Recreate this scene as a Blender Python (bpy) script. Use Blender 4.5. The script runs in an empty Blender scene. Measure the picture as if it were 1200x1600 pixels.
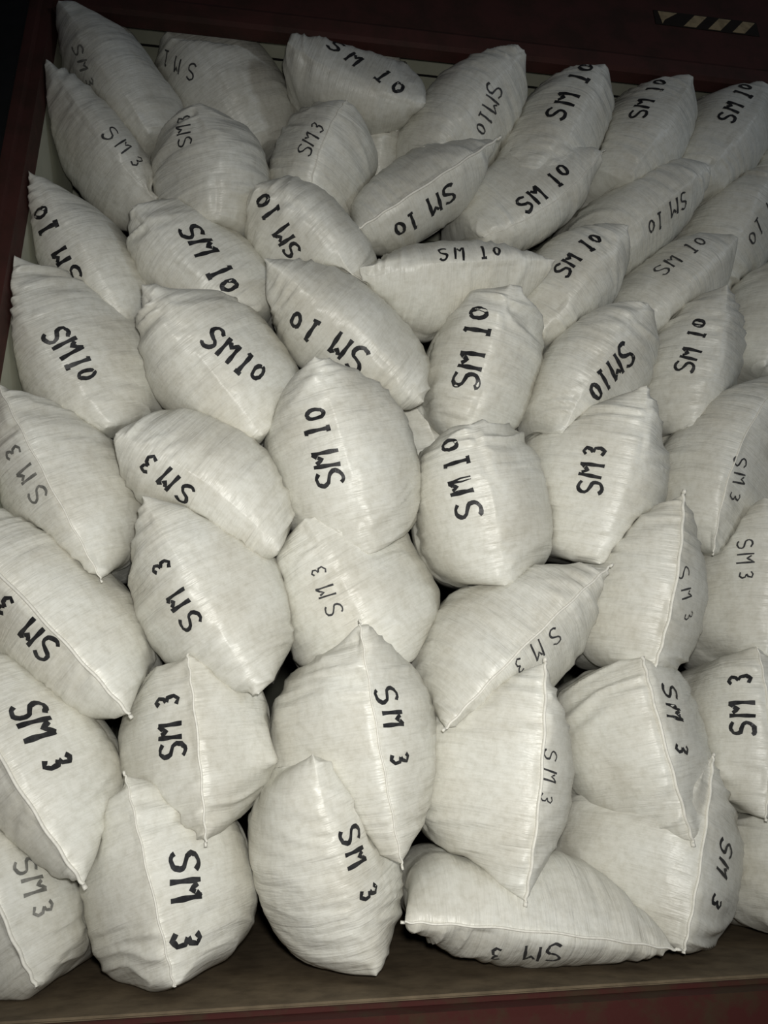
import bpy, bmesh, math, random
import numpy as np
from mathutils import Vector, Matrix
from mathutils.bvhtree import BVHTree

scene = bpy.context.scene
col = scene.collection

# ---------------------------------------------------------------- camera, world, light, exposure
cam_data = bpy.data.cameras.new('camera')
cam = bpy.data.objects.new('camera', cam_data); col.objects.link(cam)
cam_data.sensor_fit = 'HORIZONTAL'; cam_data.sensor_width = 36.0; cam_data.lens = 36.0
cam_data.clip_start = .02
CAM = Vector((-0.5645, -1.5248, 0.3398))                       # a phone held at arm's length before the open doorway
RIGHT = Vector((0.98964773, -0.14173531, -0.02254919)); UPV = Vector((-0.02724232, -0.33978135, 0.94010983)); FWD = Vector((0.14090855, 0.92976327, 0.34012504))
cam.matrix_world = Matrix(((RIGHT.x, UPV.x, -FWD.x, CAM.x), (RIGHT.y, UPV.y, -FWD.y, CAM.y), (RIGHT.z, UPV.z, -FWD.z, CAM.z), (0, 0, 0, 1)))
scene.camera = cam

world = bpy.data.worlds.new('night'); scene.world = world; world.use_nodes = True
wb = world.node_tree.nodes['Background']; wb.inputs[0].default_value = (.80, .86, 1, 1); wb.inputs[1].default_value = .022

fl = bpy.data.lights.new('phone_flash', 'SPOT'); fl.energy = 110; fl.color = (1.0, .985, .925); fl.shadow_soft_size = .03
fl.spot_size = math.radians(104); fl.spot_blend = 1.0
flo = bpy.data.objects.new('phone_flash', fl); col.objects.link(flo)
flo.location = CAM + RIGHT * .03 + UPV * .07
flo.rotation_euler = (FWD * 1 - UPV * .20).to_track_quat('-Z', 'Y').to_euler()

yl = bpy.data.lights.new('yard_lamp', 'AREA'); yl.energy = 14; yl.color = (.80, .90, 1.0); yl.shape = 'DISK'; yl.size = .5      # a cool lamp in the yard, behind and right of the phone
ylo = bpy.data.objects.new('yard_lamp', yl); col.objects.link(ylo); ylo.location = (2.6, -3.0, 1.9)
ylo.rotation_euler = (Vector((-.2, .1, 1.0)) - ylo.location).to_track_quat('-Z', 'Y').to_euler()

vs = scene.view_settings
vs.view_transform = 'Standard'; vs.look = 'None'; vs.gamma = 1; vs.use_curve_mapping = False; vs.exposure = 0.0

WALL_X0, WALL_X1, HEAD_Z, CEIL_Z, BACK_Y = -1.17, 1.17, 2.28, 2.39, 5.9

# ---------------------------------------------------------------- materials
def mat(name):
    m = bpy.data.materials.new(name); m.use_nodes = True
    nt = m.node_tree; b = nt.nodes['Principled BSDF']
    return m, nt, b
def node(nt, typ, **kw):
    n = nt.nodes.new(typ)
    for k, v in kw.items():
        if k in n.inputs: n.inputs[k].default_value = v
        else: setattr(n, k, v)
    return n
def ramp(nt, stops):
    n = nt.nodes.new('ShaderNodeValToRGB'); e = n.color_ramp.elements
    while len(e) > 1: e.remove(e[-1])
    e[0].position, e[0].color = stops[0][0], (*stops[0][1], 1)
    for p, c in stops[1:]:
        x = e.new(p); x.color = (*c, 1)
    return n

def sack_material():
    m, nt, b = mat('woven_sack_plastic'); L = nt.links.new
    uv = node(nt, 'ShaderNodeUVMap'); uv.uv_map = 'cloth'
    oi = node(nt, 'ShaderNodeObjectInfo')
    off = node(nt, 'ShaderNodeVectorMath', operation='MULTIPLY_ADD')
    L(uv.outputs[0], off.inputs[0]); off.inputs[1].default_value = (1, 1, 1)
    cmb = node(nt, 'ShaderNodeCombineXYZ'); mul = node(nt, 'ShaderNodeMath', operation='MULTIPLY'); mul.inputs[1].default_value = 40
    L(oi.outputs['Random'], mul.inputs[0]); L(mul.outputs[0], cmb.inputs[0]); L(mul.outputs[0], cmb.inputs[1]); L(cmb.outputs[0], off.inputs[2])
    # colour: off-white plastic weave, slightly soiled in places
    n1 = node(nt, 'ShaderNodeTexNoise', Scale=7.0, Detail=4.0); L(off.outputs[0], n1.inputs['Vector'])
    c1 = ramp(nt, [(.32, (.66, .64, .57)), (.52, (.74, .73, .67)), (.75, (.78, .78, .73))]); L(n1.outputs['Fac'], c1.inputs[0])
    # tape weave: fine darker lines across
    mp = node(nt, 'ShaderNodeMapping'); mp.inputs['Scale'].default_value = (260, 14, 1); L(off.outputs[0], mp.inputs[0])
    n2 = node(nt, 'ShaderNodeTexNoise', Scale=1.0, Detail=3.0, Roughness=.6); L(mp.outputs[0], n2.inputs['Vector'])
    r2 = ramp(nt, [(.3, (.90, .90, .89)), (.6, (1, 1, 1))]); L(n2.outputs['Fac'], r2.inputs[0])
    mx = node(nt, 'ShaderNodeMixRGB', blend_type='MULTIPLY'); mx.inputs[0].default_value = .8
    L(c1.outputs[0], mx.inputs[1]); L(r2.outputs[0], mx.inputs[2])
    tint = node(nt, 'ShaderNodeHueSaturation'); mr = node(nt, 'ShaderNodeMapRange'); mr.inputs[3].default_value = .93; mr.inputs[4].default_value = 1.05
    L(oi.outputs['Random'], mr.inputs[0]); L(mr.outputs[0], tint.inputs['Value']); L(mx.outputs[0], tint.inputs['Color'])
    L(tint.outputs[0], b.inputs['Base Color'])
    b.inputs['Roughness'].default_value = .40
    b.inputs['Specular IOR Level'].default_value = .45
    n5 = node(nt, 'ShaderNodeTexNoise', Scale=55.0, Detail=5.0, Roughness=.7); L(off.outputs[0], n5.inputs['Vector'])
    r5 = ramp(nt, [(.34, (.84, .83, .80)), (.56, (1, 1, 1))]); L(n5.outputs['Fac'], r5.inputs[0])
    mx5 = node(nt, 'ShaderNodeMixRGB', blend_type='MULTIPLY'); mx5.inputs[0].default_value = .75
    L(tint.outputs[0], mx5.inputs[1]); L(r5.outputs[0], mx5.inputs[2]); L(mx5.outputs[0], b.inputs['Base Color'])
    # relief: tight puckers perpendicular to the stitched end + weave
    mp3 = node(nt, 'ShaderNodeMapping'); mp3.inputs['Scale'].default_value = (75, 7, 1); L(off.outputs[0], mp3.inputs[0])
    n3 = node(nt, 'ShaderNodeTexNoise', Scale=1.0, Detail=4.0, Roughness=.55, Distortion=.4); L(mp3.outputs[0], n3.inputs['Vector'])
    b1 = node(nt, 'ShaderNodeBump'); b1.inputs['Distance'].default_value = .006; b1.inputs['Strength'].default_value = .62; L(n3.outputs['Fac'], b1.inputs['Height'])
    n4 = node(nt, 'ShaderNodeTexNoise', Scale=32.0, Detail=3.0); L(off.outputs[0], n4.inputs['Vector'])
    b2 = node(nt, 'ShaderNodeBump'); b2.inputs['Distance'].default_value = .004; b2.inputs['Strength'].default_value = .35
    L(n4.outputs['Fac'], b2.inputs['Height']); L(b1.outputs[0], b2.inputs['Normal'])
    b3 = node(nt, 'ShaderNodeBump'); b3.inputs['Distance'].default_value = .001; b3.inputs['Strength'].default_value = .35
    L(n2.outputs['Fac'], b3.inputs['Height']); L(b2.outputs[0], b3.inputs['Normal'])
    L(b3.outputs[0], b.inputs['Normal'])
    return m
M_SACK = sack_material()
def plain(name, c, rough=.6, var=.0, scale=20., spec=.4, c2=None, thr=(.45, .6), bump=0.):
    m, nt, b = mat(name); L = nt.links.new
    b.inputs['Roughness'].default_value = rough; b.inputs['Specular IOR Level'].default_value = spec
    tc = node(nt, 'ShaderNodeTexCoord'); n = node(nt, 'ShaderNodeTexNoise', Scale=scale, Detail=6.0, Roughness=.62); L(tc.outputs['Object'], n.inputs['Vector'])
    d = c2 or tuple(x * (1 - var) for x in c)
    r = ramp(nt, [(thr[0], c), (thr[1], d)]); L(n.outputs['Fac'], r.inputs[0]); L(r.outputs[0], b.inputs['Base Color'])
    if bump:
        bp = node(nt, 'ShaderNodeBump'); bp.inputs['Distance'].default_value = bump; bp.inputs['Strength'].default_value = .6
        L(n.outputs['Fac'], bp.inputs['Height']); L(bp.outputs[0], b.inputs['Normal'])
    return m
M_SEAM = plain('stitched_hem', (.80, .78, .71), .5, .12, 90.)
M_INK = {'bold': plain('black_marker_ink', (.012, .012, .014), .5, .3, 60., c2=(.03, .03, .032)),
         'pen': plain('thin_dark_ink', (.035, .035, .038), .55, .3, 60., c2=(.09, .09, .088), thr=(.45, .7)),
         'faded': plain('faded_grey_ink', (.13, .13, .12), .6, .3, 60., c2=(.25, .245, .225), thr=(.4, .65))}
M_RED = plain('dark_red_paint', (.068, .025, .021), .66, .0, 9., .22, c2=(.044, .021, .016), thr=(.42, .62), bump=.002)
M_SILL = plain('worn_red_sill_paint', (.050, .013, .011), .75, .0, 11., .15, c2=(.042, .024, .014), thr=(.46, .60), bump=.003)
M_FLOOR = plain('worn_plywood', (.150, .115, .074), .75, .0, 14., .2, c2=(.088, .066, .042), thr=(.40, .66), bump=.002)
M_WALL = plain('pale_container_paint', (.44, .44, .36), .6, .0, 6., .3, c2=(.36, .37, .29), thr=(.4, .65))
M_DARK = plain('black_rubber', (.012, .012, .012), .8, .2, 30., .2)
M_TAPE = plain('tan_reflective_stripe', (.40, .30, .17), .5, .3, 40., .4)
M_BLACKTAPE = plain('black_tape', (.018, .012, .008), .6, .2, 40., .3)

# ---------------------------------------------------------------- mesh helpers
def mesh_obj(name, verts, faces, m, parent=None, smooth=False):
    me = bpy.data.meshes.new(name); me.from_pydata([tuple(v) for v in verts], [], faces); me.update()
    me.materials.append(m)
    if smooth: me.shade_smooth()
    o = bpy.data.objects.new(name, me); col.objects.link(o)
    if parent: o.parent = parent
    return o
def box_vf(x0, x1, y0, y1, z0, z1):
    v = [(x, y, z) for z in (z0, z1) for y in (y0, y1) for x in (x0, x1)]
    return v, [(0, 2, 3, 1), (4, 5, 7, 6), (0, 1, 5, 4), (2, 6, 7, 3), (0, 4, 6, 2), (1, 3, 7, 5)]
def box(name, x0, x1, y0, y1, z0, z1, m, parent=None, bev=.004):
    bm = bmesh.new(); v, f = box_vf(x0, x1, y0, y1, z0, z1)
    vv = [bm.verts.new(p) for p in v]
    for q in f: bm.faces.new([vv[i] for i in q])
    if bev: bmesh.ops.bevel(bm, geom=list(bm.edges), offset=bev, segments=2, affect='EDGES')
    bmesh.ops.recalc_face_normals(bm, faces=bm.faces)
    me = bpy.data.meshes.new(name); bm.to_mesh(me); bm.free(); me.materials.append(m)
    o = bpy.data.objects.new(name, me); col.objects.link(o)
    if parent: o.parent = parent
    return o
def prism_x(name, prof, x0, x1, m, parent=None):
    """profile in (y, z) swept along x"""
    n = len(prof); v = [(x0, y, z) for y, z in prof] + [(x1, y, z) for y, z in prof]
    f = [tuple(range(n)), tuple(range(2 * n - 1, n - 1, -1))] + [(i, (i + 1) % n, n + (i + 1) % n, n + i) for i in range(n)]
    bm = bmesh.new(); vv = [bm.verts.new(p) for p in v]
    for q in f: bm.faces.new([vv[i] for i in q])
    bmesh.ops.recalc_face_normals(bm, faces=bm.faces)
    me = bpy.data.meshes.new(name); bm.to_mesh(me); bm.free(); me.materials.append(m)
    o = bpy.data.objects.new(name, me); col.objects.link(o)
    if parent: o.parent = parent
    return o
def prism_z(name, prof, z0, z1, m, parent=None):
    n = len(prof); v = [(x, y, z0) for x, y in prof] + [(x, y, z1) for x, y in prof]
    f = [tuple(range(n)), tuple(range(2 * n - 1, n - 1, -1))] + [(i, (i + 1) % n, n + (i + 1) % n, n + i) for i in range(n)]
    bm = bmesh.new(); vv = [bm.verts.new(p) for p in v]
    for q in f: bm.faces.new([vv[i] for i in q])
    bmesh.ops.recalc_face_normals(bm, faces=bm.faces)
    me = bpy.data.meshes.new(name); bm.to_mesh(me); bm.free(); me.materials.append(m)
    o = bpy.data.objects.new(name, me); col.objects.link(o)
    if parent: o.parent = parent
    return o
def structure(o, label=None):
    o['kind'] = 'structure'
    if label: o['label'] = label
    return o

# ---------------------------------------------------------------- the container around the stack
fo = box('floor', WALL_X0 - .02, WALL_X1 + .02, 0.0, BACK_Y, -.028, 0.0, M_FLOOR)
structure(fo, 'worn brown plywood container floor under the sacks')
# steel sill in front of the floor boards
si = prism_x('trim_1', [(-.004, -.012), (-.05, -.014), (-.062, -.026), (-.062, -.16), (-.004, -.16)], -1.33, 1.33, M_SILL)
structure(si, 'dark red steel door sill, scuffed and rusty')
box('floor_edge_strip', WALL_X0, WALL_X1, -.010, -.001, -.022, -.005, M_SILL, si, .001)
# corrugated side walls: flat margin by the door, then ridges
def corrugated(name, x, sgn, label):
    pr = [(0.06, 0.)]; y = .36
    pr.append((y, 0.))
    while y < BACK_Y - .3:
        pr += [(y + .05, .036), (y + .12, .036), (y + .17, 0.), (y + .24, 0.)]; y += .24
    pr.append((BACK_Y, 0.))
    inner = [(x + sgn * d, y) for y, d in pr]; outer = [(x + sgn * (d + .004), y) for y, d in reversed(pr)]
    o = prism_z(name, inner + outer, -.02, CEIL_Z + .02, M_WALL); structure(o, label)
corrugated('wall_left', WALL_X0 - .002, -1, 'pale painted left container wall, a thin strip beside the post')
corrugated('wall_right', WALL_X1 + .002, 1, 'pale painted right container wall')
structure(box('wall_back', WALL_X0 - .03, WALL_X1 + .03, BACK_Y, BACK_Y + .02, -.02, CEIL_Z + .05, M_WALL), 'pale far end wall of the container')
# ceiling: door-end plate, a dark joint, then the ridged roof sheet
ce = box('ceiling', WALL_X0 - .03, WALL_X1 + .03, .03, .185, CEIL_Z, CEIL_Z + .012, M_WALL, None, .002)
structure(ce, 'pale painted container roof seen in the gaps above the top sacks')
pr = [(.192, CEIL_Z + .004)]; y = .3
while y < BACK_Y - .2:
    pr += [(y, CEIL_Z + .004), (y + .03, CEIL_Z + .024), (y + .10, CEIL_Z + .024), (y + .13, CEIL_Z + .004)]; y += .21
pr += [(BACK_Y, CEIL_Z + .004)]
prism_x('roof_sheet', pr + [(BACK_Y, CEIL_Z + .04), (.192, CEIL_Z + .04)], WALL_X0 - .03, WALL_X1 + .03, M_WALL, ce)
box('roof_joint_sealant', WALL_X0, WALL_X1, .184, .194, CEIL_Z + .003, CEIL_Z + .008, M_DARK, ce, 0)
# header beam
he = prism_x('trim_2', [(.05, HEAD_Z + .004), (.012, HEAD_Z), (0, HEAD_Z + .006), (-.006, HEAD_Z + .045), (.004, HEAD_Z + .058), (.012, HEAD_Z + .075), (.012, HEAD_Z + .40), (.06, HEAD_Z + .40), (.06, CEIL_Z + .014), (.03, CEIL_Z + .012)], -1.33, 1.33, M_RED)
structure(he, 'dark red steel header beam over the doorway')
# door posts
def post(name, x, sgn, label):
    pf = [(0, .0), (0, .07), (.012, .075), (.012, .14), (.16, .14), (.16, -.012), (.03, -.012), (.024, .0)]
    o = prism_z(name, [(x + sgn * a, y) for a, y in pf], -.16, HEAD_Z + .40, M_RED); structure(o, label)
    box('rubber_gasket', min(x + sgn * .05, x + sgn * .12), max(x + sgn * .05, x + sgn * .12), -.022, -.0115, -.1, HEAD_Z + .3, M_DARK, o, .003)
post('trim_3', WALL_X0, -1, 'dark red left door post in shadow')
post('trim_4', WALL_X1, 1, 'dark red right door post')

# ---------------------------------------------------------------- filled sacks
NTH = 64
VF = [0, .006, .02, .045, .08, .12, .17, .23, .30, .38, .47, .57, .68, .80, .92]

def bag_grid(A, B, wl, wr, bow=0., pitch=.17, sag=0., L=.5, fold=1.35, pa=.5, pb=.3):
    """rings (nv, NTH, 3) of a filled sack: its stitched end runs A->B, its length goes back into the stack"""
    A = np.array(A, float); B = np.array(B, float)
    u = B - A; Us = np.linalg.norm(u) / 2; u /= 2 * Us
    a0 = np.array([0, math.cos(pitch), math.sin(pitch)])
    t = np.cross(a0, u); t /= np.linalg.norm(t)
    ax = np.cross(u, t)
    if ax @ a0 < 0: ax = -ax
    M = (A + B) / 2
    T = max((wl + wr) / 2, .04); tc = (wl - wr) / 2
    h = .05 + .95 * T
    ds = [h * v for v in VF] + [h, h + .03]
    rest = max(L - 2 * h, .08)
    ds += [h + rest * .5, h + rest - .02, h + rest + .3 * h, h + rest + .65 * h,
           h + rest + .88 * h, h + rest + .97 * h, h + rest + h]
    tot = ds[-1]
    th = np.arange(NTH) / NTH * 2 * math.pi
    c = np.cos(th); s = np.sin(th)
    pt = np.where(c > 0, pb, pa)                    # how pointed each corner is drawn out
    n = 2 / (2.9 - .8 * pt)
    cu = np.sign(c) * np.abs(c) ** n; su = np.sign(s) * np.abs(s) ** n
    out = []
    for d in ds:
        q = max(min(min(d, tot - d) / h, 1), 0)
        prof = (1 - (1 - q) ** 2) ** (1 / fold) if q < 1 else 1.
        fade = 1 - q
        k = .97 - .12 * pt
        U = Us * (k + (1 - k) * fade ** 1.6 - (1 - pt) * .10 * fade ** 3)
        cen = tc * (1 - fade ** 1.5) if d < tot / 2 else tc
        tt = cen + T * prof * su + bow * (1 - cu ** 2) * fade
        dd = d - sag * (1 - cu ** 2) * fade + 0 * cu
        out.append(M + np.outer(U * cu, u) + np.outer(tt, t) + np.outer(dd, ax))
    return np.array(out), (u, t, ax, M, Us)

def faces_of(nv, nt):
    f = []
    for i in range(nv - 1):
        for j in range(nt):
            k = (j + 1) % nt
            f.append((i * nt + j, i * nt + k, (i + 1) * nt + k, (i + 1) * nt + j))
    return f

def weld_ends(G):
    for r in (0, -1):
        ring = G[r]; m = ring[(-np.arange(ring.shape[0])) % ring.shape[0]]
        G[r] = (ring + m) / 2
    return G

def bvh_of(G):
    nv, nt, _ = G.shape
    return BVHTree.FromPolygons([Vector(p) for p in G.reshape(-1, 3)], faces_of(nv, nt))

def hold(N):
    """floor, side wall, roof and header stop the cloth"""
    N[..., 0] = np.clip(N[..., 0], WALL_X0 + .004, WALL_X1 - .004)
    N[..., 2] = np.clip(N[..., 2], .002, CEIL_Z - .012)
    up = np.clip((N[..., 2] - (HEAD_Z - .008)) / .008, 0, 1)
    N[..., 1] = np.where(up > 0, np.maximum(N[..., 1], -.07 + .14 * up), N[..., 1])
    return N

def relax(grids, prio, frames, flip, passes=9):
    """neighbouring sacks press each other flat where they meet"""
    n = len(grids); rest = [G.copy() for G in grids]
    for it in range(passes):
        trees = [bvh_of(G) for G in grids]
        lo = [G.reshape(-1, 3).min(0) for G in grids]; hi = [G.reshape(-1, 3).max(0) for G in grids]
        last = it >= passes - 3
        new = []
        for i in range(n):
            G = grids[i]; P = G.reshape(-1, 3); D = np.zeros_like(P)
            for j in range(n):
                if i == j or (lo[i] > hi[j]).any() or (lo[j] > hi[i]).any(): continue
                behind = prio[i] > prio[j]
                w = (1.0 if behind else 0.0) if last else (.68 if behind else .34)
                if w == 0: continue
                for k in np.nonzero(((P > lo[j]) & (P < hi[j])).all(1))[0]:
                    loc, no, _, dist = trees[j].find_nearest(P[k])
                    if loc is None or dist > .12: continue
                    v = Vector(P[k]) - loc
                    if v.dot(no) * flip[j] < 0:
                        d = -np.array(v) * w
                        if d @ d > D[k] @ D[k]: D[k] = d
            Dg = D.reshape(G.shape)
            if not last:
                sm = (np.roll(Dg, 1, 1) + np.roll(Dg, -1, 1)) / 2
                vs = Dg.copy(); vs[1:-1] = (Dg[2:] + Dg[:-2]) / 2
                Dg = .5 * Dg + .25 * sm + .25 * vs
            N = G + Dg
            if not last:                                   # cloth stays fair
                L1 = (np.roll(N, 1, 1) + np.roll(N, -1, 1)) / 2 - N
                act = (np.linalg.norm(Dg, axis=2) > 1e-5)[..., None]
                N = N + .35 * L1 * act
            hold(N)
            new.append(weld_ends(N))
        grids = new
    out = []
    for G, R in zip(grids, rest):                          # no spikes: fair the pressed-in shape
        Dg = G - R
        for k in range(3):
            vs = Dg.copy(); vs[1:-1] = (Dg[2:] + Dg[:-2]) / 2
            Dg = .4 * Dg + .4 * (np.roll(Dg, 1, 1) + np.roll(Dg, -1, 1)) / 2 + .2 * vs
        mag = np.linalg.norm(Dg, axis=2, keepdims=True); Dg = Dg * np.minimum(1, .075 / np.maximum(mag, 1e-6))
        out.append(weld_ends(hold(R + Dg)))
    grids = out
    return grids

def up1(G, axis, m, periodic):
    """Catmull-Rom refinement of a grid along one axis"""
    G = np.moveaxis(G, axis, 0); n = len(G)
    out = []
    cells = n if periodic else n - 1
    def g(i):
        return G[i % n] if periodic else G[min(max(i, 0), n - 1)]
    for i in range(cells):
        a, b, c, d = g(i - 1), g(i), g(i + 1), g(i + 2)
        for k in range(m):
            s = k / m
            out.append(.5 * ((2 * b) + (c - a) * s + (2 * a - 5 * b + 4 * c - d) * s * s + (3 * b - a - 3 * c + d) * s ** 3))
    if not periodic: out.append(G[-1])
    return np.moveaxis(np.array(out), 0, axis)

def vnoise(x, y, seed):
    r = np.random.RandomState(seed % 100000).rand(97, 97) * 2 - 1
    xi = np.floor(x).astype(int); yi = np.floor(y).astype(int)
    fx = x - xi; fy = y - yi
    fx = fx * fx * (3 - 2 * fx); fy = fy * fy * (3 - 2 * fy)
    a = r[xi % 97, yi % 97]; b = r[(xi + 1) % 97, yi % 97]; c = r[xi % 97, (yi + 1) % 97]; d = r[(xi + 1) % 97, (yi + 1) % 97]
    return (a * (1 - fx) + b * fx) * (1 - fy) + (c * (1 - fx) + d * fx) * fy

def normals_of(G):
    dv = np.gradient(G, axis=0); dt = np.roll(G, -1, 1) - np.roll(G, 1, 1)
    N = np.cross(dt, dv); l = np.linalg.norm(N, axis=2, keepdims=True)
    return N / np.maximum(l, 1e-9)

def finish_grid(G0, frame, seed, pleat=0.):
    """finer grid with creases running away from the stitched end; also returns cloth coordinates in metres"""
    u, t, ax, M, Us = frame
    F = up1(G0[:17], 0, 3, False)
    F = np.concatenate([F, G0[17:]], 0)
    F = up1(F, 1, 3, True)
    nv, nt, _ = F.shape
    N = normals_of(F)
    if ((F - F.reshape(-1, 3).mean(0)) * N).sum() < 0: N = -N
    s = ((F - M) @ u)
    d = np.zeros((nv, nt))
    d[1:] = np.cumsum(np.linalg.norm(np.diff(F, axis=0), axis=2), axis=0)
    th = np.arange(nt) / nt * 2 * math.pi
    side = np.sin(th)[None, :]
    sd = np.where(side > 0, 0, 37.3)
    rs = np.random.RandomState(seed)
    skew = rs.uniform(-.25, .25)
    ss = s + skew * d * np.where(side > 0, 1, -1) + .012 * vnoise(s * 9 + 5, d * 9 + sd, seed + 9)
    edge = np.clip(np.abs(side) * 3.5, 0, 1) * np.clip(d / .015, 0, 1)
    tip = (np.abs(s) / Us).clip(0, 1) ** 2
    top = np.clip(-s / Us, 0, 1) ** 1.5
    patch = np.clip(vnoise(s * 7, d * 6 + sd + 11, seed + 5) + .5, 0, 1.3)
    amp = .0013 + .0024 * patch + .0030 * tip + (.0016 + .0080 * pleat) * top * patch
    crease = 1 - 2 * np.abs(vnoise(ss * 44, d * 6 + sd, seed)) ** .8
    crease2 = vnoise(ss * 62 + 7, d * 9 + sd, seed + 1)
    lump = vnoise(s * 9, d * 9 + sd, seed + 2)
    disp = edge * (amp * crease + .0009 * crease2 + .0055 * lump)
    disp[-8:] = 0
    F = F + N * disp[..., None]
    return weld_ends(hold(F)), s, d * np.where(side > 0, 1, -1)

# ---------------------------------------------------------------- marker lettering
def arc(cx, cy, rx, ry, a0, a1, n=14):
    return [(cx + rx * math.cos(math.radians(a0 + (a1 - a0) * i / n)), cy + ry * math.sin(math.radians(a0 + (a1 - a0) * i / n))) for i in range(n + 1)]
GLYPH = {
 'S': [[(.86, .86)] + arc(.5, .76, .33, .22, 40, 200, 9) + [(.3, .58), (.62, .47)] + arc(.5, .25, .36, .24, 50, -150, 10)],
 'M': [[(.14, 0), (.16, 1.0)], [(.28, .86), (.44, .60), (.54, .78)], [(.70, .98), (.72, -.05)], [(.54, .78), (.70, .96)]],
 'W': [[(.1, .0), (.14, .95), (.48, .35), (.8, .98), (.86, 0)]],
 '1': [[(.5, .0), (.52, 1.0)], [(.52, 1.0), (.36, .84)], [(.16, .02), (.84, .0)]],
 '0': [arc(.5, .5, .36, .40, 100, 460, 20)],
 '3': [[(.18, .86)] + [(.45, .98), (.76, .86), (.68, .64), (.42, .54)], [(.42, .54), (.74, .44), (.82, .2), (.55, .02), (.18, .12)]],
}
ADV = {'S': 1.0, 'M': 1.15, 'W': 1.15, '1': .7, '0': .95, '3': .95, ' ': .5}
WID = {'S': .72, 'M': .86, 'W': .95, '1': .6, '0': .66, '3': .62}

def lettering(tree, flipn, text, p0, p1, hgt, style, seed):
    rs = random.Random(seed)
    p0 = Vector(p0); p1 = Vector(p1)
    nrm = Vector((0, 0, 0))
    for k in range(5):
        loc, no, _, _ = tree.find_nearest(p0.lerp(p1, k / 4)); nrm += no * flipn
    r = p1 - p0; ln = r.length; r.normalize()
    nrm = (nrm - r * nrm.dot(r)).normalized()
    upv = nrm.cross(r)
    cen = []; x = 0
    for ch in text:
        cen.append(x + ADV[ch] / 2); x += ADV[ch]
    vis = [(ch, c) for ch, c in zip(text, cen) if ch != ' ']
    c0 = vis[0][1]; c1 = vis[-1][1]; sc = ln / (c1 - c0)
    wst = hgt * {'bold': .155, 'pen': .105, 'faded': .13}[style]
    out = []
    def drop(a, b):
        q = p0 + r * a + upv * b + nrm * .14
        loc, no, _, dist = tree.ray_cast(q, -nrm, .34)
        if loc is None: return None
        no = no * flipn
        if no.dot(nrm) < .12: return None
        return loc + no * .0012
    for ch, c in vis:
        base = (c - c0) * sc; w = WID[ch] * min(hgt * 1.0, sc * ADV[ch] * 1.25)
        rot = rs.uniform(-.07, .07); dz = rs.uniform(-.06, .06) * hgt; sz = rs.uniform(.92, 1.06)
        if ch == '3': sz *= .90
        if ch == '0': sz *= .80
        mb = []; mf = []
        for st in GLYPH[ch]:
            pts = []
            for (a, b) in st:
                X = (a - .5) * w * sz + rs.uniform(-.015, .015) * hgt; Y = (b - .5) * hgt * sz + rs.uniform(-.015, .015) * hgt
                X += Y * .08
                pts.append((base + X * math.cos(rot) - Y * math.sin(rot), dz + X * math.sin(rot) + Y * math.cos(rot)))
            fine = []
            for (a, b) in zip(pts[:-1], pts[1:]):
                m = max(1, int(math.hypot(b[0] - a[0], b[1] - a[1]) / .0045))
                fine += [(a[0] + (b[0] - a[0]) * k / m, a[1] + (b[1] - a[1]) * k / m) for k in range(m)]
            fine.append(pts[-1])
            prev = None; nn = len(fine)
            for k, (a, b) in enumerate(fine):
                a2, b2 = fine[min(k + 1, nn - 1)]; a1, b1 = fine[max(k - 1, 0)]
                tx, ty = a2 - a1, b2 - b1; tl = math.hypot(tx, ty) or 1; tx /= tl; ty /= tl
                hw = wst * .5 * (1 + .16 * math.sin(k * .7 + seed))
                L = drop(a - ty * hw, b + tx * hw); R = drop(a + ty * hw, b - tx * hw)
                if L is None or R is None: prev = None; continue
                i = len(mb); mb += [L, R]
                if prev is not None and (mb[prev] - L).length < .02: mf.append((prev, prev + 1, i + 1, i))
                prev = i
        out.append((ch, mb, mf))
    return out

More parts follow.
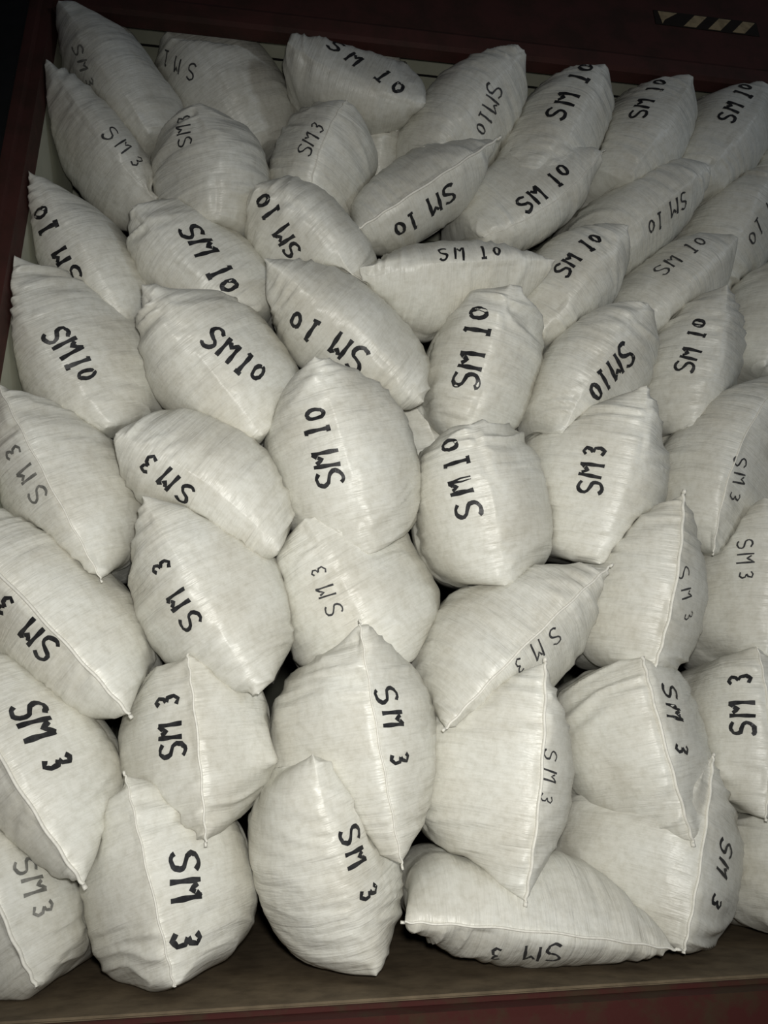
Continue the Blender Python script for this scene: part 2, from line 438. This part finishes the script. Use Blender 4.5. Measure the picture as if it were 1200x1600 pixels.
# corner A, corner B of the stitched end, half widths, bow, tilt, (ridge, corner points, pleats, hem), nearness, marking, its first and last letter, letter height, ink, label
SACKS = [
((-1.132, 0.1, 0.357), (-0.942, 0.079, 0.018), 0.148, 0.086, 0.0, 0.05, (1.35, 0.5, 0.1, 0, 1), 0.09, 'SM3', (-0.998, 0.104, 0.224), (-0.962, 0.102, 0.151), 0.047, 'faded', 'white woven sack with faded grey SM3, on the floor in the bottom left corner'),
((-0.836, 0.09, 0.381), (-0.71, 0.05, 0.012), 0.167, 0.171, -0.005, 0.05, (1.35, 0.8, 0.2, 0, 0.6), 0.0605, 'SM 3', (-0.714, 0.072, 0.224), (-0.697, 0.06, 0.097), 0.062, 'bold', 'plump upright white sack on the floor, big SM 3 reading down, second from the left'),
((-0.48, 0.02, 0.408), (-0.351, 0.089, 0.003), 0.176, 0.124, 0.009, 0.05, (1.6, 1, 0.3, 0, 0), 0.061, 'SM 3', (-0.407, 0.031, 0.263), (-0.373, 0.05, 0.16), 0.05, 'bold', 'upright white sack on the floor, SM 3 partly hidden by the pointed corner above it'),
((-0.311, 0.048, 0.11), (0.22, 0.052, 0.039), 0.086, 0.144, -0.012, 0.05, (1.35, 0.8, 1, 0, 0.7), 0.0515, 'SM 3', (-0.026, 0.045, 0.045), (-0.13, 0.069, 0.044), 0.058, 'pen', 'white sack lying sideways on the floor with upside-down SM 3 along its bottom edge'),
((0.397, 0.113, 0.395), (0.242, 0.071, 0.023), 0.202, 0.22, 0.01, 0.05, (1.35, 0.8, 0.5, 0, 0.8), 0.082, 'SM 3', (0.384, 0.098, 0.21), (0.337, 0.084, 0.114), 0.048, 'bold', 'white sack on the floor right of the sideways one, SM 3 beside its right seam'),
((0.588, 0.139, 0.305), (0.544, 0.121, 0.026), 0.066, 0.245, 0.0, 0.05, (1.35, 0.5, 0.2, 0, 0), 0.1325, None, None, None, None, None, 'unmarked white sack on the floor, cut off by the right edge of the photo'),
((-1.194, 0.052, 0.617), (-0.883, 0.046, 0.194), 0.13, 0.137, 0.0, 0.076, (1.35, 0.5, 1, 0, 1), 0.053, 'SM 3', (-1.02, 0.065, 0.498), (-0.956, 0.058, 0.403), 0.067, 'bold', 'white sack at the left edge, large slanted SM 3, above the faded SM3 floor sack'),
((-0.734, 0.082, 0.621), (-0.675, 0.076, 0.254), 0.185, 0.154, -0.006, 0.092, (1.35, 0.2, 0.9, 0, 0.7), 0.0835, 'SM 3', (-0.747, 0.073, 0.421), (-0.765, 0.083, 0.516), 0.057, 'bold', 'white sack with SM 3 reading upward, directly above the plump floor sack second from left'),
((-0.386, 0.019, 0.659), (-0.307, 0.05, 0.204), 0.223, 0.168, 0.007, 0.09, (1.35, 1, 0.9, 1.2, 0.6), 0.054, 'SM 3', (-0.332, 0.018, 0.518), (-0.309, 0.022, 0.397), 0.051, 'bold', 'big white sack with gathered folded top and SM 3 reading down, bottom centre'),
((-0.004, 0.009, 0.579), (-0.078, 0.032, 0.135), 0.204, 0.138, -0.001, 0.053, (1.35, 1, 0.9, 0, 1), 0.0445, 'SM3', (-0.014, -0.003, 0.397), (-0.03, 0.001, 0.317), 0.036, 'pen', 'white sack with thin small SM3 right of its straight seam, above the sideways floor sack'),
((0.235, 0.061, 0.616), (0.29, 0.058, 0.225), 0.144, 0.198, 0.018, 0.081, (1.35, 0.1, 0.9, 0, 1), 0.065, 'SM 3', (0.289, 0.059, 0.526), (0.288, 0.04, 0.406), 0.049, 'bold', 'white sack with bold SM 3 beside its curved seam, second row, right of centre'),
((0.542, 0.098, 0.645), (0.484, 0.1, 0.257), 0.069, 0.258, 0.0, 0.09, (1.35, 0.1, 0.6, 0, 0.6), 0.1055, 'SM 3', (0.469, 0.1, 0.45), (0.489, 0.111, 0.557), 0.056, 'bold', 'white sack at the right edge with bold SM 3 reading upward, second row'),
((-1.245, 0.035, 0.898), (-0.833, 0.082, 0.488), 0.166, 0.138, -0.01, 0.207, (1.35, 0.5, 0.9, 0, 1), 0.066, 'SM 3', (-0.998, 0.055, 0.615), (-1.082, 0.041, 0.697), 0.058, 'bold', 'wide white sack at the left edge with SM 3 slanting up along a diagonal seam'),
((-0.839, 0.023, 0.927), (-0.585, 0.076, 0.524), 0.16, 0.183, 0.0, 0.228, (1.6, 1, 0.9, 1, 0), 0.0565, 'SM 3', (-0.726, 0.042, 0.668), (-0.79, 0.031, 0.778), 0.051, 'bold', 'bright white sack with crumpled pointed top corner and SM 3 reading up, left of centre'),
((-0.507, 0.087, 0.924), (-0.292, 0.132, 0.558), 0.18, 0.231, 0.0, 0.228, (1.7, 0.2, 0.2, 1, 0), 0.117, 'SM3', (-0.432, 0.097, 0.707), (-0.468, 0.088, 0.788), 0.039, 'pen', 'white sack with thin SM3 reading up, wedged between two sacks in the centre column'),
((0.188, 0.056, 0.804), (-0.206, 0.08, 0.454), 0.17, 0.153, 0.013, 0.174, (1.35, 0.9, 0.9, 0, 0.8), 0.0775, 'SM3', (0.041, 0.05, 0.64), (-0.043, 0.055, 0.58), 0.043, 'pen', 'white sack with diagonal seam, its thin marking covered by a pointed corner from below'),
((0.362, 0.004, 0.963), (0.261, 0.077, 0.556), 0.128, 0.189, -0.002, 0.22, (1.35, 1, 0.3, 0, 1), 0.058, 'SM3', (0.337, 0.016, 0.779), (0.359, 0.058, 0.691), 0.04, 'pen', 'white sack with thin SM3 right of its seam and a peaked top corner, third row'),
((0.635, 0.069, 1.001), (0.569, 0.128, 0.576), 0.075, 0.267, 0.0, 0.214, (1.35, 0.5, 0.3, 0, 0), 0.1085, 'SM3', (0.564, 0.108, 0.88), (0.556, 0.108, 0.803), 0.041, 'pen', 'white sack at the right edge with small thin marking, third row from the floor'),
((-1.158, 0.022, 1.175), (-0.921, 0.117, 0.768), 0.182, 0.141, -0.005, 0.322, (1.35, 0.9, 0.8, 0, 0.6), 0.079, 'SM3', (-1.056, 0.062, 0.939), (-1.112, 0.044, 1.023), 0.048, 'faded', 'white sack at the left edge with faded grey SM3 reading up, mid height'),
((-0.914, 0.01, 1.069), (-0.542, 0.082, 0.824), 0.12, 0.178, -0.027, 0.326, (1.6, 0.4, 0.4, 0, 0), 0.0595, 'SM3', (-0.755, 0.04, 0.939), (-0.831, 0.017, 0.997), 0.051, 'bold', 'white sack lying diagonally with bold SM3 written upside down, left of centre'),
((-0.489, -0.05, 1.246), (-0.348, 0.093, 0.816), 0.175, 0.209, -0.006, 0.364, (1.7, 0.7, 0.3, 0, 0), 0.04, 'SM 10', (-0.447, 0.021, 0.98), (-0.486, -0.014, 1.114), 0.059, 'bold', 'smooth rounded white sack with SM 10 reading up, in the middle of the stack'),
((-0.129, 0.015, 1.144), (-0.043, 0.102, 0.752), 0.138, 0.217, -0.006, 0.313, (1.8, 0, 0.3, 1, 0), 0.0605, 'SM10', (-0.137, 0.056, 0.927), (-0.171, 0.039, 1.08), 0.061, 'bold', 'white sack with SM10 reading up and a creased shoulder, right of the rounded middle sack'),
((0.307, -0.011, 1.234), (0.191, 0.13, 0.813), 0.181, 0.201, -0.018, 0.324, (1.5, 1, 0.3, 0, 0), 0.071, 'SM3', (0.174, 0.083, 1.004), (0.19, 0.061, 1.089), 0.057, 'bold', 'white sack with SM3 reading up, long pointed top corner, right of centre'),
((0.737, 0.025, 1.329), (0.494, 0.137, 0.862), 0.131, 0.274, 0.062, 0.32, (1.35, 0.5, 0.8, 0, 0.5), 0.0915, 'SM3', (0.563, 0.061, 1.076), (0.553, 0.095, 0.998), 0.046, 'pen', 'broad white sack at the right edge with thin SM3 reading down, mid height'),
((-1.173, 0.019, 1.502), (-0.942, 0.137, 1.12), 0.176, 0.169, 0.029, 0.444, (1.7, 1, 0.3, 1, 0), 0.082, 'SM10', (-1.059, 0.05, 1.32), (-0.995, 0.084, 1.241), 0.057, 'bold', 'white sack at the left edge, SM10 reading down, directly above the faded SM3 one'),
((-0.873, -0.022, 1.415), (-0.582, 0.107, 1.099), 0.152, 0.187, 0.0, 0.446, (1.8, 1, 0, 1, 0), 0.0625, 'SM10', (-0.711, 0.004, 1.308), (-0.613, 0.052, 1.248), 0.061, 'bold', 'white sack with SM10 slanting down to the right and pleated shoulder, left of centre'),
((-0.606, -0.013, 1.517), (-0.197, 0.137, 1.231), 0.126, 0.155, -0.008, 0.483, (1.5, 1, 0.5, 0, 0), 0.073, 'SM 10', (-0.378, 0.078, 1.314), (-0.526, 0.059, 1.401), 0.065, 'bold', 'white sack lying diagonally with SM 10 upside down, pointed top left corner, upper centre'),
((-0.009, -0.027, 1.501), (-0.112, 0.148, 1.139), 0.108, 0.189, -0.006, 0.45, (1.6, 0.3, 0.2, 1, 0), 0.0735, 'SM 10', (-0.116, 0.073, 1.271), (-0.086, 0.016, 1.424), 0.069, 'bold', 'upright white sack with SM 10 reading up, directly under the sideways SM 10 sack'),
((0.362, -0.001, 1.491), (0.131, 0.136, 1.147), 0.112, 0.198, 0.029, 0.426, (1.7, 0.3, 0, 0, 0), 0.074, 'SM10', (0.293, 0.037, 1.347), (0.217, 0.07, 1.256), 0.064, 'bold', 'white sack with SM10 reading down to the left, right of the upright SM 10 sack'),
((0.595, 0.012, 1.574), (0.51, 0.147, 1.184), 0.105, 0.171, 0.0, 0.416, (1.6, 0.5, 0.1, 0, 0), 0.0945, 'SM 10', (0.486, 0.099, 1.36), (0.518, 0.056, 1.467), 0.051, 'bold', 'white sack with small SM 10 reading up beside a straight seam, near the right edge'),
((0.872, 0.023, 1.749), (0.751, 0.156, 1.396), 0.074, 0.254, 0.0, 0.445, (1.35, 0.5, 0.3, 0, 0), 0.105, None, None, None, None, None, 'unmarked white sack cut off by the right edge, upper half of the stack'),
((-1.17, 0.019, 1.745), (-0.936, 0.163, 1.42), 0.149, 0.103, -0.003, 0.527, (1.7, 1, 0.1, 0, 0), 0.1055, 'SM 10', (-1.063, 0.108, 1.523), (-1.138, 0.043, 1.643), 0.055, 'bold', 'white sack at the left wall with SM 10 reading up, upper left'),
((-0.938, 0.042, 1.696), (-0.626, 0.137, 1.44), 0.125, 0.158, 0.017, 0.535, (1.8, 0.2, 0, 0, 0), 0.101, 'SM 10', (-0.784, 0.059, 1.637), (-0.687, 0.095, 1.516), 0.066, 'bold', 'white sack with bold SM 10 reading down to the right, second from the left wall'),
((-0.645, 0.013, 1.768), (-0.354, 0.129, 1.511), 0.13, 0.133, -0.042, 0.563, (1.8, 0.2, 0, 0, 0), 0.0865, 'SM 10', (-0.539, 0.094, 1.634), (-0.616, 0.033, 1.724), 0.058, 'bold', 'white sack with SM 10 reading up to the left, upper centre left'),
((-0.016, -0.035, 1.929), (-0.387, 0.115, 1.714), 0.099, 0.119, 0.0, 0.609, (1.35, 1, 0.6, 0, 1), 0.057, 'SM 10', (-0.131, 0.051, 1.813), (-0.255, 0.111, 1.741), 0.06, 'bold', 'white sack with bold upside-down SM 10 below a diagonal seam, upper centre'),
((-0.373, 0.054, 1.563), (0.131, 0.026, 1.609), 0.172, 0.071, 0.0, 0.54, (1.5, 0.9, 1, 0, 0), 0.0575, 'SM 10', (-0.167, 0.017, 1.595), (-0.031, 0.005, 1.608), 0.04, 'bold', 'white sack lying sideways with upright SM 10 above its level seam, upper centre'),
((0.298, 0.002, 1.967), (-0.035, 0.132, 1.74), 0.135, 0.108, -0.031, 0.588, (1.4, 0.8, 0.2, 0, 0.4), 0.078, 'SM 10', (0.082, 0.07, 1.819), (0.186, 0.031, 1.91), 0.055, 'bold', 'white sack with SM 10 rising to the right, right of the upside-down SM 10 sack'),
((0.34, -0.001, 1.724), (0.102, 0.136, 1.441), 0.115, 0.141, 0.0, 0.508, (1.5, 0.5, 0, 0, 0), 0.0785, 'SM 10', (0.164, 0.063, 1.608), (0.245, 0.024, 1.685), 0.053, 'bold', "white sack with SM 10 rising right, touching the sideways SM 10 sack's right corner"),
((0.621, 0.004, 1.96), (0.296, 0.129, 1.725), 0.104, 0.136, 0.002, 0.553, (1.6, 0.3, 0.2, 0, 0), 0.079, 'SM 10', (0.536, 0.048, 1.859), (0.449, 0.083, 1.793), 0.052, 'pen', 'white sack with thin upside-down SM 10, second row from the top on the right'),
((0.678, 0.032, 1.747), (0.409, 0.141, 1.505), 0.101, 0.146, 0.0, 0.486, (1.5, 0.4, 0.1, 0, 0), 0.0995, 'SM 10', (0.468, 0.102, 1.665), (0.568, 0.058, 1.734), 0.052, 'pen', 'white sack with thin SM 10 rising right, under the thin upside-down SM 10 sack'),
((0.826, 0.019, 1.999), (0.66, 0.174, 1.695), 0.097, 0.207, 0.0, 0.52, (1.5, 0.5, 0.3, 0, 0), 0.11, 'SM 10', (0.843, 0.059, 1.922), (0.765, 0.101, 1.801), 0.052, 'pen', 'white sack at the right edge, thin marking cut off by the photo edge, near top'),
((-1.165, -0.003, 2.083), (-0.899, 0.153, 1.786), 0.15, 0.069, 0.003, 0.623, (1.8, 0.8, 0.1, 0, 0), 0.0905, 'SM3', (-0.999, 0.053, 1.919), (-0.941, 0.1, 1.878), 0.039, 'pen', 'long white sack at the left wall with small SM3, under the topmost left sack'),
((-1.151, -0.032, 2.257), (-0.906, 0.107, 1.958), 0.129, 0.116, -0.009, 0.67, (1.7, 0.6, 0, 0, 0), 0.051, 'SM3', (-1.095, 0.013, 2.139), (-1.071, 0.06, 2.087), 0.04, 'faded', 'topmost white sack in the upper left corner with faint smudged SM3'),
((-0.879, 0.035, 2.341), (-0.637, 0.216, 2.041), 0.184, 0.196, -0.013, 0.681, (1.9, 0, 0, 0, 0), 0.1415, 'SM1', (-0.824, 0.101, 2.204), (-0.897, 0.122, 2.266), 0.042, 'pen', 'round dim white sack in the top row with small upside-down marking, second from the left'),
((-0.794, -0.026, 1.976), (-0.729, 0.086, 1.684), 0.175, 0.152, -0.022, 0.62, (1.9, 0, 0.1, 1, 0), 0.052, 'SM3', (-0.811, 0.01, 1.867), (-0.817, 0.003, 1.932), 0.042, 'pen', 'dim rounded white sack with small SM3 reading up, below the round top row sack'),
((-0.403, -0.021, 2.044), (-0.505, 0.101, 1.781), 0.128, 0.154, 0.017, 0.64, (1.4, 0, 0, 1, 0.5), 0.0625, 'SM3', (-0.515, 0.031, 1.899), (-0.482, 0.002, 1.948), 0.045, 'pen', "white sack with small SM3 rising beside a pale panel, under the top row's SM 10"),
((-0.58, -0.015, 2.22), (-0.183, 0.025, 2.094), 0.073, 0.211, 0.04, 0.31, (1.6, 0.2, 0.8, 0, 0), 0.028, 'SM 10', (-0.437, -0.014, 2.22), (-0.267, 0.0, 2.114), 0.058, 'bold', 'top row white sack with SM 10 slanting down to the right, pointed right corner'),
((0.088, -0.053, 2.253), (-0.177, 0.092, 1.929), 0.154, 0.148, 0.028, 0.42, (1.6, 0.4, 0.1, 0, 0), 0.0435, 'SM10', (-0.002, -0.015, 2.12), (-0.031, 0.044, 2.042), 0.051, 'pen', 'top row white sack with small SM10 reading down, corner touching the header beam'),
((0.328, -0.041, 2.256), (0.122, 0.066, 1.911), 0.143, 0.15, 0.0, 0.334, (1.6, 0.1, 0, 0, 0), 0.036, 'SM 10', (0.174, -0.001, 2.078), (0.26, -0.032, 2.225), 0.059, 'bold', 'top row white sack with large SM 10 rising to the right, third from the right'),
((0.596, -0.035, 2.253), (0.386, 0.061, 1.927), 0.154, 0.147, 0.0, 0.321, (1.6, 0.1, 0, 0, 0), 0.0365, 'SM 10', (0.422, 0.01, 2.12), (0.492, -0.007, 2.229), 0.051, 'bold', 'top row white sack with SM 10 rising, second from the right'),
((0.833, -0.03, 2.263), (0.623, 0.056, 1.957), 0.145, 0.155, 0.0, 0.31, (1.6, 0.1, 0, 0, 0), 0.037, 'SM 10', (0.685, -0.005, 2.125), (0.76, -0.016, 2.239), 0.052, 'bold', 'top row white sack with SM 10 rising, at the right edge of the photo'),
((1.098, -0.025, 2.266), (0.855, 0.076, 1.928), 0.111, 0.175, 0.0, 0.321, (1.35, 0.5, 0.3, 0, 0), 0.0505, None, None, None, None, None, 'unmarked white sack near the top, beyond the right edge SM 10 sack'),
((0.217, 0.182, 2.248), (0.087, 0.312, 2.033), 0.112, 0.135, 0.0, 0.617, (1.35, 0.5, 0.3, 0, 0), 0.266, None, None, None, None, None, "white sack mostly hidden in the gap behind the top row's small SM10 sack"),
((-0.287, 0.118, 2.211), (-0.291, 0.258, 1.993), 0.113, 0.119, 0.0, 0.645, (1.35, 0.5, 0.3, 0, 0), 0.2065, None, None, None, None, None, 'shaded white sack mostly hidden beneath the top row sack with the pointed right corner'),
((-0.181, 0.29, 1.458), (-0.109, 0.407, 1.127), 0.157, 0.241, 0.0, 0.396, (1.35, 0.5, 0.3, 0, 0), 0.367, None, None, None, None, None, 'white sack glimpsed deep in the gap between the two central SM 10 columns'),
((0.794, 0.125, 0.4), (0.725, 0.114, 0.016), 0.025, 0.267, 0.0, 0.05, (1.35, 0.6, 0.3, 0, 0), 0.1475, None, None, None, None, None, 'unmarked white sack one place in from the right wall, lowest of its column'),
((1.064, 0.134, 0.401), (0.995, 0.125, 0.014), 0.004, 0.296, 0.0, 0.05, (1.35, 0.6, 0.3, 0, 0.6), 0.158, None, None, None, None, None, 'unmarked white sack against the right container wall, lowest of its column'),
((0.84, 0.114, 0.699), (0.758, 0.124, 0.3), 0.025, 0.264, 0.0, 0.103, (1.35, 0.6, 0.3, 0, 0), 0.1485, None, None, None, None, None, 'unmarked white sack one place in from the right wall, second lowest of its column'),
((1.089, 0.125, 0.671), (1.009, 0.133, 0.269), 0.005, 0.291, 0.0, 0.09, (1.35, 0.6, 0.3, 0, 0.6), 0.159, None, None, None, None, None, 'unmarked white sack against the right container wall, second lowest of its column'),
((0.857, 0.094, 0.99), (0.779, 0.143, 0.604), 0.028, 0.261, 0.0, 0.206, (1.35, 0.6, 0.3, 0, 0), 0.1495, None, None, None, None, None, 'unmarked white sack one place in from the right wall, third lowest of its column'),
((1.085, 0.107, 0.965), (1.011, 0.151, 0.574), 0.01, 0.285, 0.0, 0.186, (1.35, 0.6, 0.3, 0, 0.6), 0.16, None, None, None, None, None, 'unmarked white sack against the right container wall, third lowest of its column'),
((0.898, 0.08, 1.267), (0.817, 0.158, 0.903), 0.032, 0.255, 0.0, 0.297, (1.35, 0.6, 0.3, 0, 0), 0.1505, None, None, None, None, None, 'unmarked white sack one place in from the right wall, topmost of its column'),
((1.104, 0.094, 1.206), (1.03, 0.164, 0.833), 0.015, 0.28, 0.0, 0.262, (1.35, 0.6, 0.3, 0, 0.6), 0.161, None, None, None, None, None, 'unmarked white sack against the right container wall, fourth from the floor of its column'),
((1.019, 0.07, 1.523), (0.934, 0.168, 1.184), 0.032, 0.255, 0.0, 0.367, (1.35, 0.6, 0.3, 0, 0), 0.1515, None, None, None, None, None, 'unmarked white sack against the right container wall, fifth from the floor of its column'),
((1.036, 0.073, 1.816), (0.935, 0.186, 1.505), 0.045, 0.242, 0.0, 0.446, (1.35, 0.6, 0.3, 0, 0.6), 0.162, None, None, None, None, None, 'unmarked white sack against the right container wall, sixth from the floor of its column'),
((1.093, 0.06, 2.064), (0.978, 0.18, 1.781), 0.054, 0.234, 0.0, 0.503, (1.35, 0.6, 0.3, 0, 0), 0.1525, None, None, None, None, None, 'unmarked white sack against the right container wall, topmost of its column'),
]
TAPE = (0.542, 0.862, 2.495, 0.051)

# ---------------------------------------------------------------- build every sack
def build_sacks():
    grids = []; frames = []; prio = []
    for i, r in enumerate(SACKS):
        fold, pa, pb, pleat, hem = r[6]
        G, fr = bag_grid(r[0], r[1], r[2], r[3], r[4], r[5], sag=.03, L=.46, fold=fold, pa=pa, pb=pb)
        grids.append(G); frames.append(fr); prio.append(r[7])
    grids = relax(grids, prio, frames, [1] * len(grids))
    for i, r in enumerate(SACKS):
        F, s, d = finish_grid(grids[i], frames[i], i * 17 + 3, r[6][3])
        nv, nt, _ = F.shape
        tree = bvh_of(F)
        root = bpy.data.objects.new('woven_sack', None); col.objects.link(root)
        u, t, ax, M, Us = frames[i]
        base = Vector(F.reshape(-1, 3).mean(0)); base.z = float(F[..., 2].min())
        root.location = base; root.empty_display_size = .05
        root['label'] = r[13]; root['category'] = 'sack'; root['group'] = 'white woven sacks stacked in the container'
        # body: rings 0 and last are folded flat into the stitched ends
        V = F.reshape(-1, 3); keep = np.arange(nv * nt)
        for ring in (0, nv - 1):
            for j in range(nt):
                keep[ring * nt + j] = ring * nt + min(j, (nt - j) % nt)
        used = np.unique(keep); remap = -np.ones(nv * nt, int); remap[used] = np.arange(len(used)); ids = remap[keep]
        faces = []; fuv = []
        for f in faces_of(nv, nt):
            g = []; q = []
            for a in f:
                if ids[a] not in g: g.append(int(ids[a])); q.append(a)
            if len(g) >= 3: faces.append(g); fuv.append(q)
        me = bpy.data.meshes.new('sack_body'); me.from_pydata(V[used] - np.array(base), [], faces)
        uvl = me.uv_layers.new(name='cloth')
        idx = np.array([a for q in fuv for a in q]); su = s.reshape(-1)[idx]; dv = d.reshape(-1)[idx]
        uvl.data.foreach_set('uv', np.stack([su, dv], 1).astype(np.float32).ravel())
        me.materials.append(M_SACK); me.update(); me.shade_smooth()
        bo = bpy.data.objects.new('sack_body', me); col.objects.link(bo); bo.parent = root
        # stitched hem along the closed end, with small corner ears
        hem = r[6][4]
        if hem:
            line = F[0, :nt // 2 + 1][::-1]                      # A -> B
            a_ext = line[0] - u * (.010 * r[6][1]); b_ext = line[-1] + u * (.010 * r[6][2])
            line = np.concatenate([[a_ext], line, [b_ext]], 0) - np.array(base)
            hv = []; hf = []; n = len(line); rs = np.random.RandomState(i + 50)
            ph = rs.uniform(0, 6)
            for k, p in enumerate(line):
                tg = line[min(k + 1, n - 1)] - line[max(k - 1, 0)]; tg = tg / (np.linalg.norm(tg) + 1e-9)
                b2 = ax - tg * (ax @ tg); b2 /= np.linalg.norm(b2); c2 = np.cross(tg, b2)
                wob = .0012 * math.sin(k * .55 + ph)
                en = 1.25 if k in (0, 1, n - 2, n - 1) else 1.
                for m_ in range(8):
                    an = m_ / 8 * 2 * math.pi
                    hv.append(p + c2 * (.0034 * hem * en * math.cos(an) + wob) + b2 * (.0050 * hem * en * math.sin(an) - .0022 * hem))
                if k:
                    o8 = (k - 1) * 8
                    for m_ in range(8): hf.append((o8 + m_, o8 + (m_ + 1) % 8, o8 + 8 + (m_ + 1) % 8, o8 + 8 + m_))
            hf.append(tuple(range(8))[::-1]); hf.append(tuple(range((n - 1) * 8, n * 8)))
            h = mesh_obj('stitched_hem', hv, hf, M_SEAM, root, True)
        if r[8]:
            for ch, mb, mf in lettering(tree, 1, r[8], r[9], r[10], r[11], r[12], i + 7):
                if mf:
                    lo = mesh_obj('inked_character', [v - base for v in mb], mf, M_INK[r[12]], root)
                    lo['label'] = {'bold': 'bold black', 'pen': 'thin dark', 'faded': 'faded grey'}[r[12]] + ' hand-written ' + ch
build_sacks()

# ---------------------------------------------------------------- striped tape on the header
def hazard_tape():
    y = .0105; c0 = (TAPE[0], TAPE[2]); ln = TAPE[1] - TAPE[0]; hh = TAPE[3]
    root = bpy.data.objects.new('hazard_tape', None); col.objects.link(root); root.location = (c0[0], y, c0[1])
    root['label'] = 'black tape strip with slanted tan stripes on the dark red header beam'; root['category'] = 'tape'
    box('tape_backing', -.01, ln + .01, -.0004, .0012, -.004, hh + .004, M_BLACKTAPE, root, 0)
    st = ln / 4; sl = st * .55; w = st * .50
    for k in range(4):
        x0 = k * st
        if k == 0: pf = [(x0 + .004, hh), (x0 + w + sl * .6, hh), (x0 + w * .55, 0.35 * hh), (x0 + .012, .0)]
        else: pf = [(x0, 0), (x0 + w, 0), (x0 + w + sl, hh), (x0 + sl, hh)]
        v = [(a, -.0012, b) for a, b in pf] + [(a, -.0004, b) for a, b in pf]; n = len(pf)
        f = [tuple(range(n)), tuple(range(2 * n - 1, n - 1, -1))] + [(q, n + q, n + (q + 1) % n, (q + 1) % n) for q in range(n)]
        mesh_obj('stripe', v, f, M_TAPE, root)
hazard_tape()
